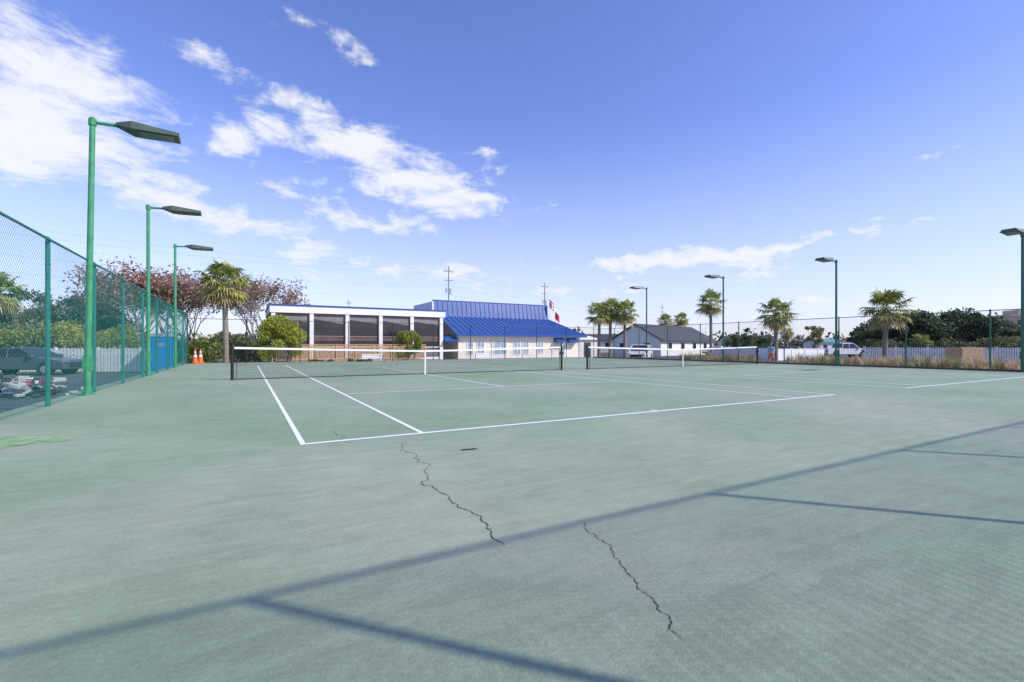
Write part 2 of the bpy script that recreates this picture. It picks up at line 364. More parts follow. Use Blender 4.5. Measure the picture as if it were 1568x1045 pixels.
# ================= NETS
def net(u0):
    e=empty('tennis_net',W(u0,11.89,0),TH); L=12.8
    def top(x):
        t=abs(x-L/2)/(L/2); return .914+(1.05-.914)*t**1.15
    m=MB()
    x=.05
    while x<L-.05:
        m.tube((x,0,.03),(x,0,top(x)-.03),.0022,.0022,3,cap=False); x+=.046
    for j in range(20):
        f_=j/19.0; N=24
        for i in range(N):
            xa,xb=.05+(L-.1)*i/N,.05+(L-.1)*(i+1)/N
            m.tube((xa,0.002,.03+(top(xa)-.06)*f_),(xb,0.002,.03+(top(xb)-.06)*f_),.0022,.0022,3,cap=False)
    m.obj('netting',['black'],parent=e)
    m=MB(); N=24
    for i in range(N):
        xa,xb=.06+(L-.12)*i/N,.06+(L-.12)*(i+1)/N; za,zb=top(xa),top(xb)
        m.hexa([(xa,-.012,za-.055),(xb,-.012,zb-.055),(xb,.012,zb-.055),(xa,.012,za-.055),(xa,-.012,za+.01),(xb,-.012,zb+.01),(xb,.012,zb+.01),(xa,.012,za+.01)])
    m.box(L/2-.025,L/2+.025,-.016,.016,.01,top(L/2)+.014); m.obj('headband',['white'],parent=e)
    m=MB()
    for x in(0,L):
        m.tube((x,0,-.2),(x,0,1.09),.045,.045,12); m.tube((x,0,1.09),(x,0,1.12),.05,.03,12); m.box(x-.07,x+.07,-.05,.05,.7,.82)
        sx=1 if x==0 else -1
        m.tube((x+sx*.12,.0,.02),(x+sx*.12,0,1.0),.008,.008,6)
    m.box(.05,L-.05,-.006,.006,.012,.035)
    m.obj('posts',['black'],parent=e)
net(-.91); net(13.35)
# ================= CLUBHOUSE
def rib_panel(mb,p00,p10,p01,p11,n,h=.04,w=.03,m=0,mrib=1):
    p00,p10,p01,p11=map(Vector,(p00,p10,p01,p11)); nr=(p10-p00).cross(p01-p00).normalized()
    mb.poly([p00,p10,p11,p01],m)
    for i in range(n+1):
        t=i/n; a_=p00.lerp(p10,t); b_=p01.lerp(p11,t); d=(p10-p00).normalized()*w/2; o=nr*h; e0=nr*.002
        mb.hexa([a_-d+e0,a_+d+e0,b_+d+e0,b_-d+e0,a_-d+o,a_+d+o,b_+d+o,b_-d+o],mrib)
e=empty('clubhouse',court=True)
V0=35.1; UL,UR=16.6,30.6; EZ=2.15; V1=39.1; UZ=4.05; TZ=5.65
m=MB()
m.box(UL,UR,V0,V0+12,GZ,EZ); m.obj('walls',['cream'],parent=e)
m=MB(); m.box(UL-.02,UR+.02,V0-.03,V0-.001,GZ,GZ+.35); m.obj('plinth',['concrete'],parent=e)
m=MB()
rib_panel(m,(UL-.3,V0-.5,EZ+.0),(UR+.6,V0-.5,EZ+.0),(UL-.3,V1,UZ),(29.2,V1,UZ),24,.06,.05)
rib_panel(m,(UR+.6,V0-.5,EZ),(UR+.6,V0+12,EZ),(29.2,V1,UZ),(29.2,V0+12,UZ),14,.05,.04)
m.poly([(UL-.3,V0-.5,EZ-.001),(UL-.3,V1,EZ-.001),(UL-.3,V1,UZ)]) 
m.box(UL-.3,UR+.6,V0-.56,V0-.505,EZ-.16,EZ+.03)
m.box(UR+.605,UR+.66,V0-.5,V0+12,EZ-.16,EZ+.03)
m.obj('lower_roof',['blue','bluerib'],parent=e)
m=MB(); m.poly([(UL-.3,V0-.5,EZ-.02),(UR+.6,V0-.5,EZ-.02),(UR+.6,V0+.1,EZ-.02),(UL-.3,V0+.1,EZ-.02)]); 
m.box(UL-.1,UR+.1,V0-.12,V0-.005,EZ-.22,EZ-.03)
m.obj('soffit',['wwall'],parent=e)
m=MB(); rib_panel(m,(15.7,V1+.0,UZ-.1),(29.2,V1+.0,UZ-.1),(15.7,V1+.35,TZ),(29.2,V1+.35,TZ),26,.05,.04)
m.box(15.7,29.2,V1+.33,V1+.5,TZ-.05,TZ+.06); 
m.obj('upper_roof',['blue','blue'],parent=e)
m=MB(); m.box(15.75,29.15,V1+.52,V1+6,UZ-2,TZ-.25); m.box(29.2,29.3,V1-.02,V1+6,UZ-.1,TZ+.02); m.box(15.55,15.69,V1+.02,V1+6,UZ-.6,TZ-.15)
m.obj('upper_walls',['wwall'],parent=e)
fr=MB(); gl=MB(); aw=MB()
def win(pxa,pxb,z0,z1,door=False):
    ua=u_at(pxa,V0)[0]; ub=u_at(pxb,V0)[0]
    fr.box(ua-.08,ub+.08,V0-.05,V0-.002,z0-.08,z1+.08); gl.box(ua,ub,V0-.062,V0-.051,z0,z1)
    um=(ua+ub)/2; fr.box(um-.03,um+.03,V0-.075,V0-.063,z0,z1)
    if not door: fr.box(ua,ub,V0-.078,V0-.0765,(z0+z1)/2-.025,(z0+z1)/2+.025)
for a_,b_ in((716,724),(731,741),(757,775),(787,796),(800,809)): win(a_,b_,.3,1.55)
win(857,864,GZ+.1,1.5,True)
win(823,831,.4,1.5)
for a_,b_ in((853,868),(873,887)):
    ua=u_at(a_,V0-.6)[0]; ub=u_at(b_,V0-.6)[0]
    aw.hexa([(ua,V0-.7,1.45),(ub,V0-.7,1.45),(ub,V0-.01,1.45),(ua,V0-.01,1.45),(ua,V0-.7,1.5),(ub,V0-.7,1.5),(ub,V0-.01,1.95),(ua,V0-.01,1.95)])
aw.hexa([(15.2,V0-.6,1.5),(16.55,V0-.6,1.5),(16.55,V0+.3,1.5),(15.2,V0+.3,1.5),(15.2,V0-.6,1.55),(16.55,V0-.6,1.55),(16.55,V0+.3,1.95),(15.2,V0+.3,1.95)])
fr.box(16.62,UR,V0-.02,V0-.003,-.0,.06)
for i in range(5): fr.tube((UL+.02+i*3.49,V0-.06,GZ),(UL+.02+i*3.49,V0-.06,EZ-.2),.035,.035,8)
fr.obj('window_frames',['white'],parent=e); gl.obj('window_glass',['wglass'],parent=e); aw.obj('awnings',['blue'],parent=e)
PL,PR=1.15,15.1; PT=4.3; PVB=V0+9
m=MB(); 
m.box(PL-.1,PR+.2,V0-.15,PVB,PT-.62,PT-.09)
for i in range(6):
    u=PL+(PR-PL-.3)*i/5; m.box(u,u+.3,V0-.1,V0+.2,GZ,PT-.62)
    if i<5:
        un=PL+(PR-PL-.3)*(i+1)/5
        m.box(u+.3,un,V0+.02,V0+.08,.95,1.03) 
        m.box(u+.3,un,V0+.02,V0+.08,GZ,.12) 
for j in range(4): m.box(PL,PL+.2,V0+.2+j*2.8,V0+.45+j*2.8,GZ,PT-.62)
m.box(PL+.05,PL+.15,V0+.45,PVB,.95,1.03)
m.obj('pavilion_frame',['wwall'],parent=e)
m=MB(); m.box(PL-.15,PR+.25,V0-.2,PVB+.1,PT-.088,PT+.03); m.obj('pavilion_roof_cap',['blue'],parent=e)
m=MB(); m.box(PL+.18,PR,V0+.1,V0+.14,GZ,PT-.62); m.box(PL+.1,PL+.14,V0+.2,PVB-.05,GZ,PT-.62); m.obj('pavilion_glass',['glass'],parent=e)
m=MB()
for i in range(5):
    u=PL+.3+(PR-PL-.3)*i/5; un=PL+(PR-PL-.3)*(i+1)/5
    m.box((u+un)/2-.02,(u+un)/2+.02,V0+.05,V0+.098,.12,.95)
    m.box(u,un,V0+.05,V0+.098,1.85,1.9)
M['mull']=mat('grey_mullion',(.28,.28,.28),.5,.1,3)
m.obj('pavilion_mullions',['mull'],parent=e)
M['brick']=mat('red_brown_panel',(.13,.07,.06),.6,.3,3)
M['curtain']=mat('light_blind',(.20,.20,.20),.7,.2,2)
m=MB()
for i in range(5):
    u=PL+.35+(PR-PL-.3)*i/5; un=PL-.05+(PR-PL-.3)*(i+1)/5
    m.box(u,un,V0+.085,V0+.097,1.5,1.8,0)
    m.poly([(u,V0+.09,3.55),(un,V0+.09,3.55),(un,V0+.09,2.95-.1*(i%2)),(u,V0+.09,3.25)],1)
    m.box(u,un,V0+.085,V0+.097,.2,.85,1)
m.obj('pavilion_blinds',['brick','curtain'],parent=e)
# deck
e=empty('wooden_deck',court=True); d0,d1=32.3,34.9; ul=u_at(420,d0)[0]; ur=u_at(652,d0)[0]
m=MB()
n=int((ur-ul)/.15)
for i in range(16): m.box(ul,ur,d0+i*.162,d0+i*.162+.15,-.06,.0)
m.box(ul,ur,d0-.03,d0-.002,-.3,-.03)
for i in range(n):
    u=ul+i*.15; m.box(u,u+.135,d0+.02,d0+.04,GZ,-.07)
m.obj('deck_boards',['wood'],parent=e)
m=MB()
np_=9; RT=1.22
for i in range(np_):
    u=ul+(ur-ul-.1)*i/(np_-1); m.box(u,u+.1,d0+.0,d0+.1,.002,RT-.05)
m.box(ul,ur,d0-.02,d0+.12,RT-.05,RT); m.box(ul,ur,d0+.03,d0+.07,RT-.2,RT-.11); m.box(ul,ur,d0+.03,d0+.07,.08,.16)
k=int((ur-ul)/.12)
for i in range(k): u=ul+.05+i*.12; m.box(u,u+.07,d0+.072,d0+.1,.16,RT-.2)
m.box(ul,ul+.05,d0+.12,d1,RT-.1,RT)
for i in range(18): m.box(ul,ul+.04,d0+.2+i*.14,d0+.24+i*.14,.002,RT-.1)
m.obj('railing',['wood'],parent=e)
m=MB()
for k_ in range(3): m.box(ur+.02,ur+1.4,d0+.3+.3*k_,d0+.6+.3*k_,GZ,GZ+.14*(k_+1))
m.obj('steps',['wood'],parent=e)
def bench(u,v):
    e=empty('park_bench',W(u,v,GZ),TH); m=MB()
    for k in range(4): m.box(-.8,.8,-.2+k*.11,-.11+k*.11,.43,.47)
    for k in range(3): m.box(-.8,.8,.26,.30,.55+k*.13,.65+k*.13)
    m.obj('slats',['white'],parent=e); m=MB()
    for x in(-.7,.7):
        m.box(x-.03,x+.03,-.18,-.12,0,.43); m.box(x-.03,x+.03,.2,.26,0,.95); m.box(x-.03,x+.03,-.18,.26,.38,.43)
    m.obj('legs',['white'],parent=e)
bench(u_at(570,31.2)[0],31.2); bench(u_at(742,31.8)[0],31.8)
# ================= FLAGS, UTILITY POLES
def upole(px,Y,pt,n='utility_pole',arm=.9,rot=.6):
    p=P(px,Y); h=zat(pt,Y)-GZ; e=empty(n,p,rot); m=MB(); m.tube((0,0,0),(0,0,h),.13,.07,8); 
    m.box(-arm,arm,-.05,.05,h-.9,h-.8); m.box(-arm*.8,arm*.8,-.05,.05,h-2.3,h-2.2); m.obj('pole',['poleb'],parent=e)
    m=MB()
    for x in(-arm*.9,-arm*.4,arm*.4,arm*.9): m.tube((x,0,h-.8),(x,0,h-.55),.04,.04,6)
    m.tube((.33,0,h-4.4),(.33,0,h-3.5),.2,.2,10); m.tube((-.33,.1,h-4.2),(-.33,.1,h-3.5),.18,.18,10)
    m.obj('transformers',['chrome'],parent=e)
    return p+Vector((0,0,h))
t1=upole(687,75,408); t2=upole(834,95,433); t3=upole(1014,150,467); upole(534,110,459,arm=.6)
wm=MB()
def wire(a_,b_,sag,r=.012):
    N=24
    q=None
    for i in range(N+1):
        t=i/N; p=a_.lerp(b_,t)-Vector((0,0,sag*4*t*(1-t)))
        if q is not None: wm.tube(q,p,r,r,3,cap=False)
        q=p
for dz,dx in((-.5,0),(-1.2,.4),(-3.0,0),(-4.5,.2)):
    wire(t1+Vector((dx,0,dz)),Vector((-58+dx,33,13.6+dz*1.1)),1.3,.008)
    wire(t1+Vector((dx,0,dz)),t2+Vector((dx,0,dz)),.6,.008); wire(t2+Vector((dx,0,dz)),t3+Vector((dx,0,dz)),1,.01)
wm.obj('power_lines',['wirec'])
def flag(px,Y,top,col1,col2):
    p=P(px,Y); h=zat(top,Y)-GZ; e=empty('flag_pole',p); m=MB(); m.tube((0,0,0),(0,0,h),.04,.025,8); m.tube((0,0,h),(0,0,h+.1),.06,.02,8); m.obj('pole',['chrome'],parent=e)
    m=MB(); N=8
    for i in range(N):
        for s_ in range(5):
            xa=i/N*.6; xb=(i+1)/N*.6; f=lambda x:.1*math.sin(x*14); zz=lambda x,t:h-.1-t*1.0-x*1.1
            m.poly([(xa,f(xa),zz(xa,s_/5)),(xb,f(xb),zz(xb,s_/5)),(xb,f(xb),zz(xb,(s_+1)/5)),(xa,f(xa),zz(xa,(s_+1)/5))],0 if (s_%2) else 1)
    m.obj('cloth',[col1,col2],parent=e)
flag(841,62,457,'white','red'); flag(850,66,476,'red','red')
# ================= HOUSE
B=P(1012,72);A=P(937,78); ab=(B-A); w=ab.length; ang=math.atan2(ab.y,ab.x)
e=empty('white_house',A,ang); LL=20.4; ez=2.5; rz=4.9
m=MB(); m.add([(0,0,0),(w,0,0),(w,LL,0),(0,LL,0),(0,0,ez),(w,0,ez),(w,LL,ez),(0,LL,ez),(w/2,0,rz),(w/2,LL,rz)],[(0,1,5,8,4),(1,2,6,5),(2,3,7,9,6),(3,0,4,7)]); m.obj('walls',['wwall'],parent=e)
m=MB()
for sx in(0,1):
    x0=-.5 if sx==0 else w+.5; dz=.5*(rz-ez)/(w/2)
    m.hexa([(x0,-.4,ez-dz+.02),(w/2,-.4,rz+.02),(w/2,LL+.4,rz+.02),(x0,LL+.4,ez-dz+.02),(x0,-.4,ez-dz+.2),(w/2,-.4,rz+.2),(w/2,LL+.4,rz+.2),(x0,LL+.4,ez-dz+.2)])
m.obj('roof',['greyroof'],parent=e)
m=MB(); g_=MB()
for y in(3,7.5,12,16.5): m.box(w+.005,w+.05,y-.7,y+.7,.8,2.1); g_.box(w+.051,w+.07,y-.6,y+.6,.9,2.0)
for x in(2,6.3): m.box(x-.6,x+.6,-.05,-.005,.9,2.1); g_.box(x-.5,x+.5,-.07,-.051,1,2.0)
m.box(3.6,4.8,-.05,-.005,0,2.2)
m.obj('window_trim',['white'],parent=e); g_.obj('window_panes',['glass'],parent=e)
def simple_house(name,px,Y,wd,dp,ez,rz,wallm,roofm,rot=0):
    e=empty(name,P(px,Y),rot); m=MB(); m.add([(0,0,0),(wd,0,0),(wd,dp,0),(0,dp,0),(0,0,ez),(wd,0,ez),(wd,dp,ez),(0,dp,ez),(0,dp/2,rz),(wd,dp/2,rz)],[(0,1,5,4),(1,2,6,9,5),(2,3,7,6),(3,0,4,8,7)]); m.obj('walls',[wallm],parent=e)
    m=MB()
    for sy in(0,1):
        y0=-.4 if sy==0 else dp+.4; dz=.4*(rz-ez)/(dp/2)
        m.hexa([(-.4,y0,ez-dz+.02),(wd+.4,y0,ez-dz+.02),(wd+.4,dp/2,rz+.02),(-.4,dp/2,rz+.02),(-.4,y0,ez-dz+.2),(wd+.4,y0,ez-dz+.2),(wd+.4,dp/2,rz+.2),(-.4,dp/2,rz+.2)])
    m.obj('roof',[roofm],parent=e); m=MB(); k=int(wd/2.5)
    for i in range(k): x=(i+.5)*wd/k; m.box(x-.5,x+.5,-.04,-.005,.9,ez-.5)
    m.obj('windows',['glass'],parent=e)
simple_house('distant_house',1256,120,5.5,6,2.4,3.2,'wwall','teal',.1)
simple_house('distant_house',1312,130,8,8,2.4,3.4,'cream','red',.1)
simple_house('distant_house',1115,140,14,9,2.8,4.4,'wwall','greyroof',-.1)
simple_house('distant_house',880,110,12,9,2.8,4.2,'wwall','greyroof',-.1)
e=empty('apartment_building',P(1548,130),-.25); m=MB(); m.box(0,26,0,14,0,9.6); m.box(-.3,26.3,-.3,14.3,9.6,10.2); m.box(3,9,2,8,10.2,11.6); m.obj('walls',['tanb'],parent=e); m=MB()
for r in range(3):
    for c in range(7): m.box(1.5+c*3.5,3.2+c*3.5,-.05,-.005,1+r*3,2.6+r*3)
m.obj('windows',['glass'],parent=e)
e=empty('grey_shed',P(888,60),.3); m=MB(); m.box(0,2.6,0,3,0,2.3); m.hexa([(-.2,-.2,2.3),(2.8,-.2,2.3),(2.8,3.2,2.3),(-.2,3.2,2.3),(-.2,-.2,2.4),(2.8,-.2,2.4),(2.8,3.2,2.9),(-.2,3.2,2.9)]); m.obj('walls',['wwall'],parent=e); m=MB(); m.box(.6,1.5,-.05,-.004,0,2); m.obj('door',['cardark'],parent=e)
# ================= PICKET FENCES
def picket(a_,b_,h,sp=.16,w=.09,z=GZ,mt='white'):
    d=(b_-a_); L=d.length; e=empty('white_picket_fence',(a_.x,a_.y,z),math.atan2(d.y,d.x)); m=MB(); x=0
    while x<L:
        m.prism([(x,.05),(x+w,.05),(x+w,h-.06),(x+w/2,h),(x,h-.06)],-.012,.012); x+=sp
    m.obj('pickets',[mt],parent=e); m=MB()
    for zz in(.3,h-.35): m.box(0,L,.014,.05,zz,zz+.08)
    x=0
    while x<L+.1: m.box(x-.05,x+.05,.052,.15,0,h+.05); x+=2.4
    m.obj('rails',[mt],parent=e)
picket(P(-250,27),P(252,27.6),1.42,.19,.135)
picket(P(1325,46),P(1640,40),1.42,.17,.115)
def vinyl(a_,b_,h):
    d=(b_-a_); L=d.length; e=empty('white_vinyl_fence',(a_.x,a_.y,GZ),math.atan2(d.y,d.x)); m=MB(); m.box(0,L,-.02,.02,.05,h-.1); m.box(0,L,-.04,.04,h-.098,h); x=0
    while x<L: m.box(x-.06,x+.06,-.065,.065,0,h+.08); x+=2.4
    m.obj('panels',['white'],parent=e)
vinyl(P(1190,48),P(1262,52),1.25); vinyl(P(1090,60),P(1190,56),1.3)
e=empty('wooden_enclosure',P(1474,38.5),.05); m=MB()
for i in range(13): m.box(i*.14,i*.14+.115,0,.03,0,1.4+.05*(i%2))
m.box(0,1.8,.032,.07,1.1,1.2); m.box(0,1.8,.032,.07,.3,.4)
for i in range(10): m.box(-.03,0,.05+i*.14,.175+i*.14,0,1.4)
m.obj('boards',['tanwood'],parent=e)
# ================= VEHICLES
def wheels(mb,xs,wd,r,mi_t,mi_r):
    for x in xs:
        for s_ in(-1,1):
            y=s_*(wd/2-.1); mb.tube((x,y-.11*s_,r),(x,y+.11*s_,r),r,r,20,m=mi_t); mb.tube((x,y+.1*s_,r),(x,y+.12*s_,r),r*.62,r*.55,14,m=mi_r)
def car(name,loc,rot,paint,kind='suv'):
    e=empty(name,loc,rot); L=4.6; wd=1.85; r=.35
    if kind=='suv':
        prof=[(-2.25,.32),(-2.32,.6),(-2.28,1.0),(1.05,1.04),(2.05,.9),(2.3,.72),(2.34,.35)]; gh=[(-2.2,1.0),(-1.95,1.6),(.25,1.62),(1.15,1.02)]; xs=(-1.45,1.45)
    elif kind=='sedan':
        prof=[(-2.3,.3),(-2.35,.85),(-1.5,.95),(1.0,.95),(2.0,.8),(2.3,.65),(2.32,.3)]; gh=[(-1.7,.93),(-1.0,1.38),(.15,1.42),(1.05,.94)]; xs=(-1.4,1.42); r=.32
    else:
        L=5.7; wd=2.0; r=.4; prof=[(-2.8,.45),(-2.85,1.15),(-.75,1.15),(-.7,1.18),(1.45,1.2),(2.6,1.1),(2.8,.9),(2.85,.45)]; gh=[(-.85,1.16),(-.7,1.85),(.75,1.87),(1.5,1.2)]; xs=(-1.75,1.9)
    m=MB(); m.prism(prof,-wd/2,wd/2); m.obj('body',[paint],parent=e,bevel=.07)
    m=MB(); n=len(gh); k=.13
    vs=[(x,-wd/2+.06+(k if 0<i<3 else 0),z_) for i,(x,z_) in enumerate(gh)]+[(x,wd/2-.06-(k if 0<i<3 else 0),z_) for i,(x,z_) in enumerate(gh)]
    m.add(vs,[(0,1,2,3),(7,6,5,4),(0,4,5,1),(1,5,6,2),(2,6,7,3)]); m.obj('glasshouse',['glass'],parent=e)
    m=MB(); (xa,za),(xb,zb)=gh[1],gh[2]; yy=wd/2-.06-k
    m.hexa([(xa-.03,-yy-.02,za-.02),(xb+.03,-yy-.02,zb-.02),(xb+.03,yy+.02,zb-.02),(xa-.03,yy+.02,za-.02),(xa+.05,-yy+.08,za+.05),(xb-.08,-yy+.08,zb+.05),(xb-.08,yy-.08,zb+.05),(xa+.05,yy-.08,za+.05)])
    for i,(lo,hi) in enumerate(((0,1),(3,2))):
        for s_ in(-1,1): m.tube((gh[lo][0],s_*(wd/2-.055),gh[lo][1]),(gh[hi][0],s_*(wd/2-.055-k),gh[hi][1]),.045,.04,6)
    for xx in ((-.3,) if kind!='truck' else (.1,)):
        for s_ in(-1,1): m.tube((xx,s_*(wd/2-.05),gh[0][1]),(xx-.02,s_*(wd/2-.05-k),za),.045,.04,6)
    m.obj('roof',[paint],parent=e)
    m=MB(); wheels(m,xs,wd+.03,r,0,1); 
    for x in xs:
        for s_ in(-1,1): m.tube((x,s_*(wd/2-.2),r+.02),(x,s_*(wd/2+.004),r+.02),r*1.17,r*1.17,20,m=0)
    m.obj('wheels',['rubber','chrome'],parent=e)
    fx=prof[-1][0]; m=MB(); m.box(fx-.02,fx+.03,-.55,.55,.42,.68,0); m.box(fx-.15,fx+.02,-wd/2+.08,-.6,.68,.82,1); m.box(fx-.15,fx+.02,.6,wd/2-.08,.68,.82,1)
    bx=-abs(prof[0][0])-.07; m.box(bx-.02,bx+.06,-wd/2+.05,-wd/2+.25,.75,1.0,2); m.box(bx-.02,bx+.06,wd/2-.25,wd/2-.05,.75,1.0,2); m.box(bx-.05,bx+.1,-wd/2+.1,wd/2-.1,.4,.55,0)
    for s_ in(-1,1): m.box(gh[3][0]-.3,gh[3][0]-.12,s_*(wd/2+.09)-.09,s_*(wd/2+.09)+.09,gh[0][1]+.03,gh[0][1]+.17,3)
    m.obj('lights_and_trim',['rubber','chrome','red',paint],parent=e)
    if kind=='truck':
        m=MB(); m.box(-2.7,-.95,-.85,.85,1.151,1.16); m.obj('bed',['rubber'],parent=e)
        m=MB(); m.box(-2.8,-.9,-1.0,-.9,1.15,1.28); m.box(-2.8,-.9,.9,1.0,1.15,1.28); m.box(-2.82,-2.74,-.899,.899,1.15,1.28); m.obj('bed_rails',[paint],parent=e)
car('white_suv',P(980,49),math.radians(-115),'carwhite'); car('white_pickup_truck',P(1291,62),math.radians(4),'carwhite','truck')
car('grey_car',P(42,25.2),math.radians(10),'cardark','sedan')
car('parked_car',P(1215,75),math.radians(2),'cardark','sedan'); car('parked_car',P(1100,78),math.radians(6),'chrome','sedan')
# debris pile
e=empty('debris_pile',P(22,14.6,GZ)); 
rnd=random.Random(11)
m=MB()
for i in range(170):
    c=Vector((rnd.gauss(0,.8),rnd.gauss(0,.5),0)); c.z=max(.05,.45-.2*c.length+rnd.uniform(-.2,.2)); sx,sy,sz=[rnd.uniform(.03,.16) for _ in range(3)]
    R_=Matrix.Rotation(rnd.random()*3,3,'Z')@Matrix.Rotation(rnd.uniform(-.7,.7),3,'X')
    m.hexa([c+R_@Vector(q) for q in((-sx,-sy,-sz/3),(sx,-sy,-sz/3),(sx*.8,sy,-sz/3),(-sx,sy,-sz/3),(-sx*.9,-sy*.7,sz/3),(sx,-sy,sz/3),(sx,sy*.6,sz/3),(-sx,sy,sz/3))],rnd.choice([0,0,1,2,2,4,4,3]) if i%3 else 0)
m.obj('rubble',['concrete','white','greyroof','red','asphalt'],parent=e)
# portable toilet
e=empty('portable_toilet',P(250,27,GZ),math.radians(20)); m=MB(); m.box(-.52,.52,-.52,.52,.12,2.05)
for x in(-.5,.46): m.box(x,x+.04,-.545,-.521,.12,2.05)
m.obj('cabin',['pblue'],parent=e,bevel=.03); m=MB(); m.box(-.38,.38,-.545,-.522,.2,1.9); m.box(.541,.55,-.35,.35,.3,1.8); m.obj('door',['pblue'],parent=e,bevel=.008)
m=MB(); m.hexa([(-.58,-.58,2.05),(.58,-.58,2.05),(.58,.58,2.05),(-.58,.58,2.05),(-.42,-.45,2.25),(.42,-.45,2.25),(.42,.45,2.25),(-.42,.45,2.25)]); m.box(-.56,.56,-.56,.56,0,.115); m.tube((.3,.3,2.2),(.3,.3,2.5),.05,.05,8); m.box(-.2,.2,-.56,-.546,1.5,1.7); m.obj('roof_and_base',['wglass'],parent=e,bevel=.02)
def cone(loc,h=.9):
    e=empty('traffic_cone',loc); m=MB(); m.tube((0,0,.04),(0,0,h*.45),.16,.105,14); m.tube((0,0,h*.62),(0,0,h*.75),.08,.06,14); m.tube((0,0,h*.85),(0,0,h),.045,.025,14); m.box(-.2,.2,-.2,.2,0,.04); m.obj('cone',['orange'],parent=e)
    m=MB(); m.tube((0,0,h*.45),(0,0,h*.62),.105,.08,14); m.tube((0,0,h*.75),(0,0,h*.85),.06,.045,14); m.obj('bands',['white'],parent=e)
cone(W(-3.25,29.2,0)); cone(W(-3.0,29.6,0)); cone(P(1502,40,GZ),.8)
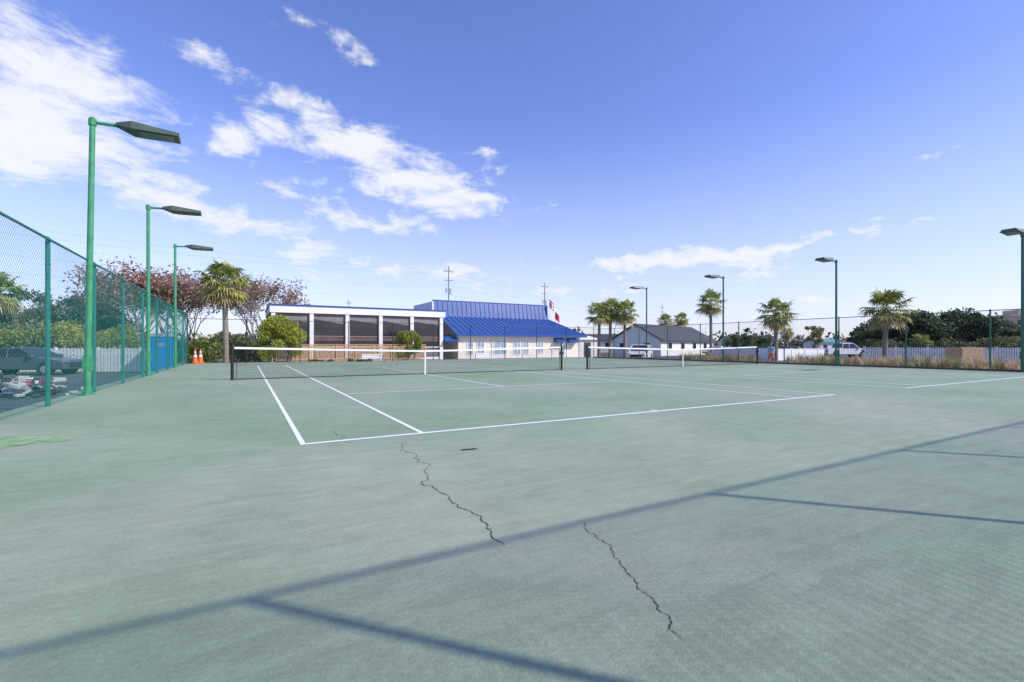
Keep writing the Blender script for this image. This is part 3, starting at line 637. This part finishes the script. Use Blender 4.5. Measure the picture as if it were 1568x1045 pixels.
# ================= PERSON
def person(loc,rot):
    e=empty('walking_person',loc,rot)
    mp_=bpy.data.materials.new('skin_and_clothes'); mp_.use_nodes=True; nt=mp_.node_tree; b=nt.nodes['Principled BSDF']; b.inputs['Roughness'].default_value=.7
    tc=nt.nodes.new('ShaderNodeTexCoord'); sp=nt.nodes.new('ShaderNodeSeparateXYZ'); nt.links.new(tc.outputs['Object'],sp.inputs[0])
    r=nt.nodes.new('ShaderNodeValToRGB'); r.color_ramp.interpolation='CONSTANT'; mr_=nt.nodes.new('ShaderNodeMath'); mr_.operation='DIVIDE'; mr_.inputs[1].default_value=1.8; nt.links.new(sp.outputs[2],mr_.inputs[0]); nt.links.new(mr_.outputs[0],r.inputs[0])
    els=r.color_ramp.elements; skin=(.48,.28,.19,1)
    els[0].position=0; els[0].color=(.5,.5,.5,1); els[1].position=.05; els[1].color=skin
    for p_,c_ in((.30,(.80,.22,.06,1)),(.55,(.32,.50,.66,1)),(.815,skin)):
        x=els.new(p_); x.color=c_
    ax=nt.nodes.new('ShaderNodeMath'); ax.operation='ABSOLUTE'; nt.links.new(sp.outputs[1],ax.inputs[0])
    g1=nt.nodes.new('ShaderNodeMath'); g1.operation='GREATER_THAN'; g1.inputs[1].default_value=.19; nt.links.new(ax.outputs[0],g1.inputs[0])
    l1=nt.nodes.new('ShaderNodeMath'); l1.operation='LESS_THAN'; l1.inputs[1].default_value=1.2; nt.links.new(sp.outputs[2],l1.inputs[0])
    h1=nt.nodes.new('ShaderNodeMath'); h1.operation='GREATER_THAN'; h1.inputs[1].default_value=.6; nt.links.new(sp.outputs[2],h1.inputs[0])
    m1=nt.nodes.new('ShaderNodeMath'); m1.operation='MULTIPLY'; nt.links.new(g1.outputs[0],m1.inputs[0]); nt.links.new(l1.outputs[0],m1.inputs[1])
    m2=nt.nodes.new('ShaderNodeMath'); m2.operation='MULTIPLY'; nt.links.new(m1.outputs[0],m2.inputs[0]); nt.links.new(h1.outputs[0],m2.inputs[1])
    mx=nt.nodes.new('ShaderNodeMixRGB'); nt.links.new(m2.outputs[0],mx.inputs[0]); nt.links.new(r.outputs[0],mx.inputs[1]); mx.inputs[2].default_value=skin; nt.links.new(mx.outputs[0],b.inputs['Base Color'])
    vs=[];es=[];rs=[]
    def v(x,y,z,ra,rb=None,par=None):
        vs.append((x,y,z)); rs.append((ra,rb or ra)); 
        if par is not None: es.append((par,len(vs)-1))
        return len(vs)-1
    pel=v(0,0,.95,.12,.15); w1=v(0,0,1.1,.10,.14,pel); ch=v(.01,0,1.28,.12,.17,w1); sh=v(0,0,1.42,.08,.12,ch); nk=v(.01,0,1.5,.055,.055,sh); v(.03,0,1.56,.05,.05,nk)
    for s_,fw in((-1,1),(1,-1)):
        hp=v(0,s_*.1,.88,.10,.10,pel); kn=v(.16*fw+.03,s_*.1,.50,.062,.062,hp); an=v(.22*fw-.05 if fw>0 else -.32,s_*.1,.09 if fw>0 else .16,.04,.04,kn)
        v((.22*fw-.05+.17) if fw>0 else -.2,s_*.11,.035 if fw>0 else .05,.035,.045,an)
        so=v(0,s_*.19,1.40,.06,.06,sh); el=v(-.1*fw-.02,s_*.25,1.12,.042,.042,so); wr=v(-.16*fw+.08,s_*.25,.88,.028,.028,el); pm=v(-.16*fw+.10,s_*.25,.81,.024,.036,wr)
        for q in range(4): 
            f1=v(-.16*fw+.08+.022*q,s_*.25,.765,.009,.009,pm); v(-.16*fw+.085+.022*q,s_*.24,.72-.005*(q%2),.008,.008,f1)
        f1=v(-.16*fw+.15,s_*.24,.82,.010,.010,pm); v(-.16*fw+.165,s_*.235,.78,.009,.009,f1)
    me=bpy.data.meshes.new('body'); me.from_pydata(vs,es,[]); ob=bpy.data.objects.new('body',me); sc.collection.objects.link(ob); ob.parent=e
    ob.modifiers.new('skin','SKIN')
    if not me.skin_vertices:
        bpy.context.view_layer.update()
    for i,sv in enumerate(me.skin_vertices[0].data): sv.radius=rs[i]; sv.use_root=(i==0)
    ob.modifiers.new('sub','SUBSURF').render_levels=2; me.materials.append(mp_)
    hm=MB(); N=14
    for i in range(N):
        for j in range(N):
            def pt(i,j):
                a=math.pi*i/N; t=2*math.pi*j/N; z_=math.cos(a); rr=math.sin(a)*(1 if z_>0 else 1-.25*(-z_)); x=rr*math.cos(t)*.098; y=rr*math.sin(t)*.077
                if abs(t-0)<.3 or abs(t-6.283)<.3:
                    if -.25<z_<.1: x+=.018
                return (x+.035,y,1.66+z_*.118)
            hm.poly([pt(i,j),pt(i+1,j),pt(i+1,j+1),pt(i,j+1)],1 if (i<5 or (i<9 and 4<j<9)) else 0)
    for s_ in(-1,1): hm.tube((.03,s_*.075,1.63),(.03,s_*.09,1.67),.018,.016,8,m=0); hm.tube((.122,s_*.032,1.67),(.126,s_*.032,1.67),.012,.01,8,m=1)
    hm.tube((.118,-.022,1.60),(.118,.022,1.60),.006,.006,6,m=2)
    M['skin']=mat('skin',(.48,.28,.19),.6,.05,9); M['hair']=mat('hair',(.06,.035,.02),.7,.2,30)
    hm.obj('head',['skin','hair','red'],parent=e,smooth=True)
person(P(1181,33.5),math.radians(215))
# ================= VEGETATION
palm(P(346,33),zat(403,33)-GZ,1.85,1,54)
palm(P(-6,34),zat(418,34)-GZ,1.7,2)
palm(P(917,55),zat(463,55)-GZ,1.75,3); palm(P(934,56),zat(457,56)-GZ,1.8,4); palm(P(957,55),zat(460,55)-GZ,1.8,5)
palm(P(1089,57),zat(446,57)-GZ,1.9,6); palm(P(1188,42),zat(458,42)-GZ,1.7,7); palm(P(1355,37),zat(444,37)-GZ,1.85,8)
palm(P(1019,95),zat(481,95)-GZ,1.8,9); palm(P(1043,98),zat(479,98)-GZ,1.9,10); palm(P(1205,100),zat(502,100)-GZ,1.6,11); palm(P(1410,60),zat(512,60)-GZ,1.3,12)
DG=(.085,.115,.055); GY=(.19,.20,.135)
for i,(px,Y,t,R) in enumerate(((-120,46,415,4),(-30,48,430,3.4),(35,46,438,3.6),(95,50,436,3.4),(140,54,450,3.2),(-210,40,400,5),(175,60,470,3.2),(60,60,442,4))):
    tree('oak_tree',P(px,Y),zat(t,Y)-GZ,R,.25,26,3000,.22,(GY if i%2 else (.16,.185,.11)),cr=.27)
CM=(.33,.215,.165)
bare_tree('crape_myrtle_tree',P(238,52),zat(404,52)-GZ,4.6,CM,6500,1,.2)
bare_tree('crape_myrtle_tree',P(285,56),zat(415,56)-GZ,4,(.31,.22,.165),5200,2,.2)
bare_tree('crape_myrtle_tree',P(398,56),zat(424,56)-GZ,3.6,(.33,.235,.17),5200,3,.2)
bare_tree('crape_myrtle_tree',P(205,58),zat(425,58)-GZ,4,CM,4400,5,.2)
rn=np.random.RandomState(3)
def hedge(name,px0,px1,Y,top,n,leaf,col,nc=30,depth=1.2):
    x0=(px0-784)/F*Y; x1=(px1-784)/F*Y; h=zat(top,Y)-GZ
    cs=[(rn.uniform(0,x1-x0),rn.uniform(-depth,depth),h*rn.uniform(.25,.72)) for _ in range(nc)]; rs=[h*rn.uniform(.22,.36) for _ in range(nc)]
    return bush(name,cs,rs,n,leaf,col,(x0,Y,GZ),.25)
hedge('hedge',-120,70,33,492,9000,.14,(.26,.30,.09)); hedge('hedge',60,190,34,488,9000,.14,(.34,.35,.09)); hedge('hedge',180,235,38,505,3000,.14,(.17,.21,.07),14)
hedge('shrub_row',285,385,36,505,6000,.14,(.12,.16,.065),22); 
hedge('shrub',290,325,31.5,508,2600,.11,(.18,.23,.06),9,.5)
def dome(name,px,Y,wpx,top,col,n,leaf=.09):
    w=wpx/F*Y/2; h=zat(top,Y)-GZ; cs=[];rs=[]
    for i in range(34):
        a=rn.uniform(0,6.28); r=rn.random()**.6*w*.78; zt=h*(1-.42*(r/w)**2)-w*.27; z_=zt if rn.random()<.6 else zt*rn.uniform(.4,1); cs.append((r*math.cos(a),r*math.sin(a)*.7,z_)); rs.append(w*rn.uniform(.22,.3))
    return bush(name,cs,rs,n,leaf,col,P(px,Y),.22)
dome('rounded_bush',426,33.5,88,482,(.34,.37,.05),16000); dome('rounded_bush',624,39,50,504,(.28,.33,.055),8000)
hedge('shrub_row',470,600,33.2,549,2600,.1,(.12,.16,.06),22,.3)
for i,(px,Y,t,R) in enumerate(((1345,85,487,4.5),(1395,80,476,5),(1440,78,468,5.5),(1490,76,471,5.5),(1535,74,484,4.8),(1585,74,490,4.8),(1465,90,474,6),(1420,95,480,6),(1640,70,488,5),(1560,60,502,3.2),(1330,100,498,4))):
    tree('oak_tree',P(px,Y),zat(t,Y)-GZ,R,.15,34,4600,.34,(DG if i%2 else (.12,.15,.075)),cr=.27)
tree('small_tree',P(1246,70),zat(494,70)-GZ,2.0,.25,16,1300,.2,(.28,.23,.08),trunk=.1)
tree('small_tree',P(1160,90),zat(510,90)-GZ,3.5,.15,18,2000,.3,(.11,.15,.07),trunk=.15)
tree('small_tree',P(1128,95),zat(511,95)-GZ,3.0,.15,18,1800,.3,(.14,.18,.08),trunk=.15)
hedge('shrub_row',1325,1470,50,520,5000,.2,(.13,.15,.07),24,1.5)
hedge('shrub_row',1480,1640,50,512,5000,.2,(.15,.16,.075),24,1.5)
mb=MB(); cs=[];rs=[]
for i in range(230):
    px=rn.uniform(-300,1900); Y=rn.uniform(130,230); p=P(px,Y); h=rn.uniform(3,7.5); cs.append((p.x,p.y,GZ+h*.45)); rs.append((rn.uniform(4,8),3,h*.55))
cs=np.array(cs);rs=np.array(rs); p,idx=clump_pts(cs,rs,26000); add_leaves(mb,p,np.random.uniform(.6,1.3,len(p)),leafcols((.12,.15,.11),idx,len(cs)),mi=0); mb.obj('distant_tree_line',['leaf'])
# ornamental grass
mb=MB(); cols=[]; rnd=random.Random(5)
for t in range(470):
    v_=rnd.uniform(-5,21); u_=rnd.uniform(29.2,32.6); c=W(u_,v_,GZ); hh=rnd.uniform(.65,1.2); g0=rnd.uniform(.7,1.3)
    ppx=784+F*c.x/c.y
    colb=(.42,.31,.20) if rnd.random()<.62 else (.29,.30,.15)
    if 1160<ppx<1206: hh*=.25
    for k in range(46):
        a=rnd.random()*6.28; l=rnd.uniform(.1,.5)*hh; h2=hh*rnd.uniform(.6,1.05); dx,dy=math.cos(a),math.sin(a); w_=.016; sx,sy=-dy*w_,dx*w_
        m1=c+Vector((dx*l*.35,dy*l*.35,h2*.6)); tp=c+Vector((dx*l,dy*l,h2))
        o=len(mb.v); mb.v+=[(c.x-sx,c.y-sy,c.z),(c.x+sx,c.y+sy,c.z),(m1.x+sx,m1.y+sy,m1.z),(m1.x-sx,m1.y-sy,m1.z),tuple(tp)]
        mb.f+=[(o,o+1,o+2,o+3),(o+3,o+2,o+4)]; mb.m+=[0,0]; q=g0*rnd.uniform(.75,1.25); cols+=[tuple(x*q for x in colb),tuple(x*q*1.25 for x in colb)]
mb.c=cols; mb.obj('ornamental_grass',['leaf'])
# ================= WORLD
SUNEL=math.radians(38.4); sv=Vector((.945,-.325,0)).normalized(); sdir=Vector((sv.x*math.cos(SUNEL),sv.y*math.cos(SUNEL),math.sin(SUNEL)))
L=bpy.data.lights.new('sun','SUN'); L.energy=4.4; L.angle=math.radians(.9); L.color=(1,.95,.87); lo=bpy.data.objects.new('sun',L); sc.collection.objects.link(lo); lo.rotation_euler=(-sdir).to_track_quat('-Z','Y').to_euler(); lo.location=(30,-10,30)
w=bpy.data.worlds.new('World'); sc.world=w; w.use_nodes=True; nt=w.node_tree; nt.nodes.clear(); N=nt.nodes.new; Lk=nt.links.new
out=N('ShaderNodeOutputWorld'); bg=N('ShaderNodeBackground'); sky=N('ShaderNodeTexSky'); sky.sky_type='NISHITA'; sky.sun_disc=False; sky.sun_elevation=SUNEL; sky.sun_rotation=math.atan2(sv.x,sv.y)
sky.air_density=1.0; sky.dust_density=.6; sky.ozone_density=2.6; bg.inputs[1].default_value=.15
tint=N('ShaderNodeMixRGB'); tint.blend_type='MULTIPLY'; tint.inputs[0].default_value=1; tint.inputs[2].default_value=(1.10,1.08,1.58,1); Lk(sky.outputs[0],tint.inputs[1]); Lk(tint.outputs[0],bg.inputs[0])
tc=N('ShaderNodeTexCoord'); sp=N('ShaderNodeSeparateXYZ'); Lk(tc.outputs['Generated'],sp.inputs[0])
def mth(op,a,b=None,c=None):
    m=N('ShaderNodeMath'); m.operation=op
    for i,x in enumerate((a,b,c)):
        if x is None: continue
        if isinstance(x,(int,float)): m.inputs[i].default_value=x
        else: Lk(x,m.inputs[i])
    return m.outputs[0]
az=mth('ARCTAN2',sp.outputs[0],sp.outputs[1]); el=mth('ARCSINE',sp.outputs[2])
cb=N('ShaderNodeCombineXYZ'); Lk(az,cb.inputs[0]); Lk(el,cb.inputs[1])
wn=N('ShaderNodeTexNoise'); wn.inputs['Scale'].default_value=9; wn.inputs['Detail'].default_value=4; wn.inputs['Roughness'].default_value=.6; Lk(cb.outputs[0],wn.inputs['Vector'])
ws=N('ShaderNodeVectorMath'); ws.operation='SUBTRACT'; Lk(wn.outputs['Color'],ws.inputs[0]); ws.inputs[1].default_value=(.5,.5,.5)
wm_=N('ShaderNodeVectorMath'); wm_.operation='MULTIPLY_ADD'; Lk(ws.outputs[0],wm_.inputs[0]); wm_.inputs[1].default_value=(.22,.10,0); Lk(cb.outputs[0],wm_.inputs[2])
blobs=[(60,100,190,80,14,1.05),(70,215,250,80,8,1.1),(190,280,180,40,14,.95),(330,96,56,18,5,.75),(365,208,60,28,5,.9),(515,218,105,38,14,1.15),(625,268,150,44,16,1.15),(735,297,80,20,8,.95),(390,345,150,30,8,.85),(560,328,150,26,8,.8),(470,152,50,12,8,.65),(470,50,28,16,0,.55),(540,78,28,14,0,.65),(742,240,30,14,0,.65),
(1015,402,190,20,2,1.0),(1200,375,130,18,-2,.9),(1090,432,150,16,0,.75),(900,415,90,12,-5,.7),(1440,225,60,16,8,.5),(1390,330,80,12,0,.5),(620,420,240,24,3,.75),(850,450,160,14,0,.65),(1320,455,200,14,0,.65),(-250,200,260,150,0,.9),(1900,350,200,60,0,.7)]
acc=None
for (px,py,rx,ry,ang,wt) in blobs:
    dx=px-784; D=math.sqrt(F*F+dx*dx); a_=math.atan(dx/F); e_=math.atan((HY-py)/D)
    sx=rx*F/(F*F+dx*dx); sy=ry/D*math.cos(e_)**2
    mp=N('ShaderNodeMapping'); mp.vector_type='TEXTURE'; mp.inputs['Location'].default_value=(a_,e_,0); mp.inputs['Rotation'].default_value=(0,0,math.radians(-ang)); mp.inputs['Scale'].default_value=(sx*1.35,sy*1.35,1); Lk(wm_.outputs[0],mp.inputs[0])
    ln=N('ShaderNodeVectorMath'); ln.operation='LENGTH'; Lk(mp.outputs[0],ln.inputs[0])
    m_=N('ShaderNodeMapRange'); m_.inputs[1].default_value=1.2; m_.inputs[2].default_value=.1; m_.inputs[3].default_value=0; m_.inputs[4].default_value=wt; Lk(ln.outputs['Value'],m_.inputs[0])
    acc=m_.outputs[0] if acc is None else mth('MAXIMUM',acc,m_.outputs[0])
mp=N('ShaderNodeMapping'); mp.inputs['Scale'].default_value=(1,2.6,1); mp.inputs['Rotation'].default_value=(0,0,.2); Lk(cb.outputs[0],mp.inputs[0])
nz=N('ShaderNodeTexNoise'); nz.inputs['Scale'].default_value=9; nz.inputs['Detail'].default_value=9; nz.inputs['Roughness'].default_value=.66; nz.inputs['Distortion'].default_value=.35; Lk(mp.outputs[0],nz.inputs['Vector'])
val=mth('ADD',acc,mth('MULTIPLY',mth('SUBTRACT',nz.outputs[0],.5),2.9))
mk=N('ShaderNodeMapRange'); mk.interpolation_type='SMOOTHSTEP'; mk.inputs[1].default_value=.12; mk.inputs[2].default_value=1.08; mk.inputs[3].default_value=0; mk.inputs[4].default_value=.96; Lk(val,mk.inputs[0])
mask=mth('MULTIPLY',mk.outputs[0],mth('MINIMUM',1.0,mth('MULTIPLY',acc,3.0)))
hz=N('ShaderNodeMapRange'); hz.interpolation_type='SMOOTHSTEP'; hz.inputs[1].default_value=.46; hz.inputs[2].default_value=-.02; hz.inputs[3].default_value=0; hz.inputs[4].default_value=.52; Lk(el,hz.inputs[0])
mask2=mth('MAXIMUM',mask,hz.outputs[0])
b2=N('ShaderNodeBackground'); b2.inputs[0].default_value=(.92,.94,1,1); b2.inputs[1].default_value=1.0
mxs=N('ShaderNodeMixShader'); Lk(mask2,mxs.inputs[0]); Lk(bg.outputs[0],mxs.inputs[1]); Lk(b2.outputs[0],mxs.inputs[2]); Lk(mxs.outputs[0],out.inputs[0])
w.cycles.sampling_method='MANUAL'; w.cycles.sample_map_resolution=256
# ================= CAMERA
cam=bpy.data.cameras.new('camera'); co=bpy.data.objects.new('camera',cam); sc.collection.objects.link(co); co.location=(0,0,H); co.rotation_euler=(math.radians(90),0,0)
cam.sensor_width=36; cam.lens=F/1568*36; cam.shift_y=7.5/1568; cam.clip_start=.05; cam.clip_end=5000; sc.camera=co
sc.view_settings.view_transform='Standard'; sc.view_settings.look='None'; sc.view_settings.exposure=0
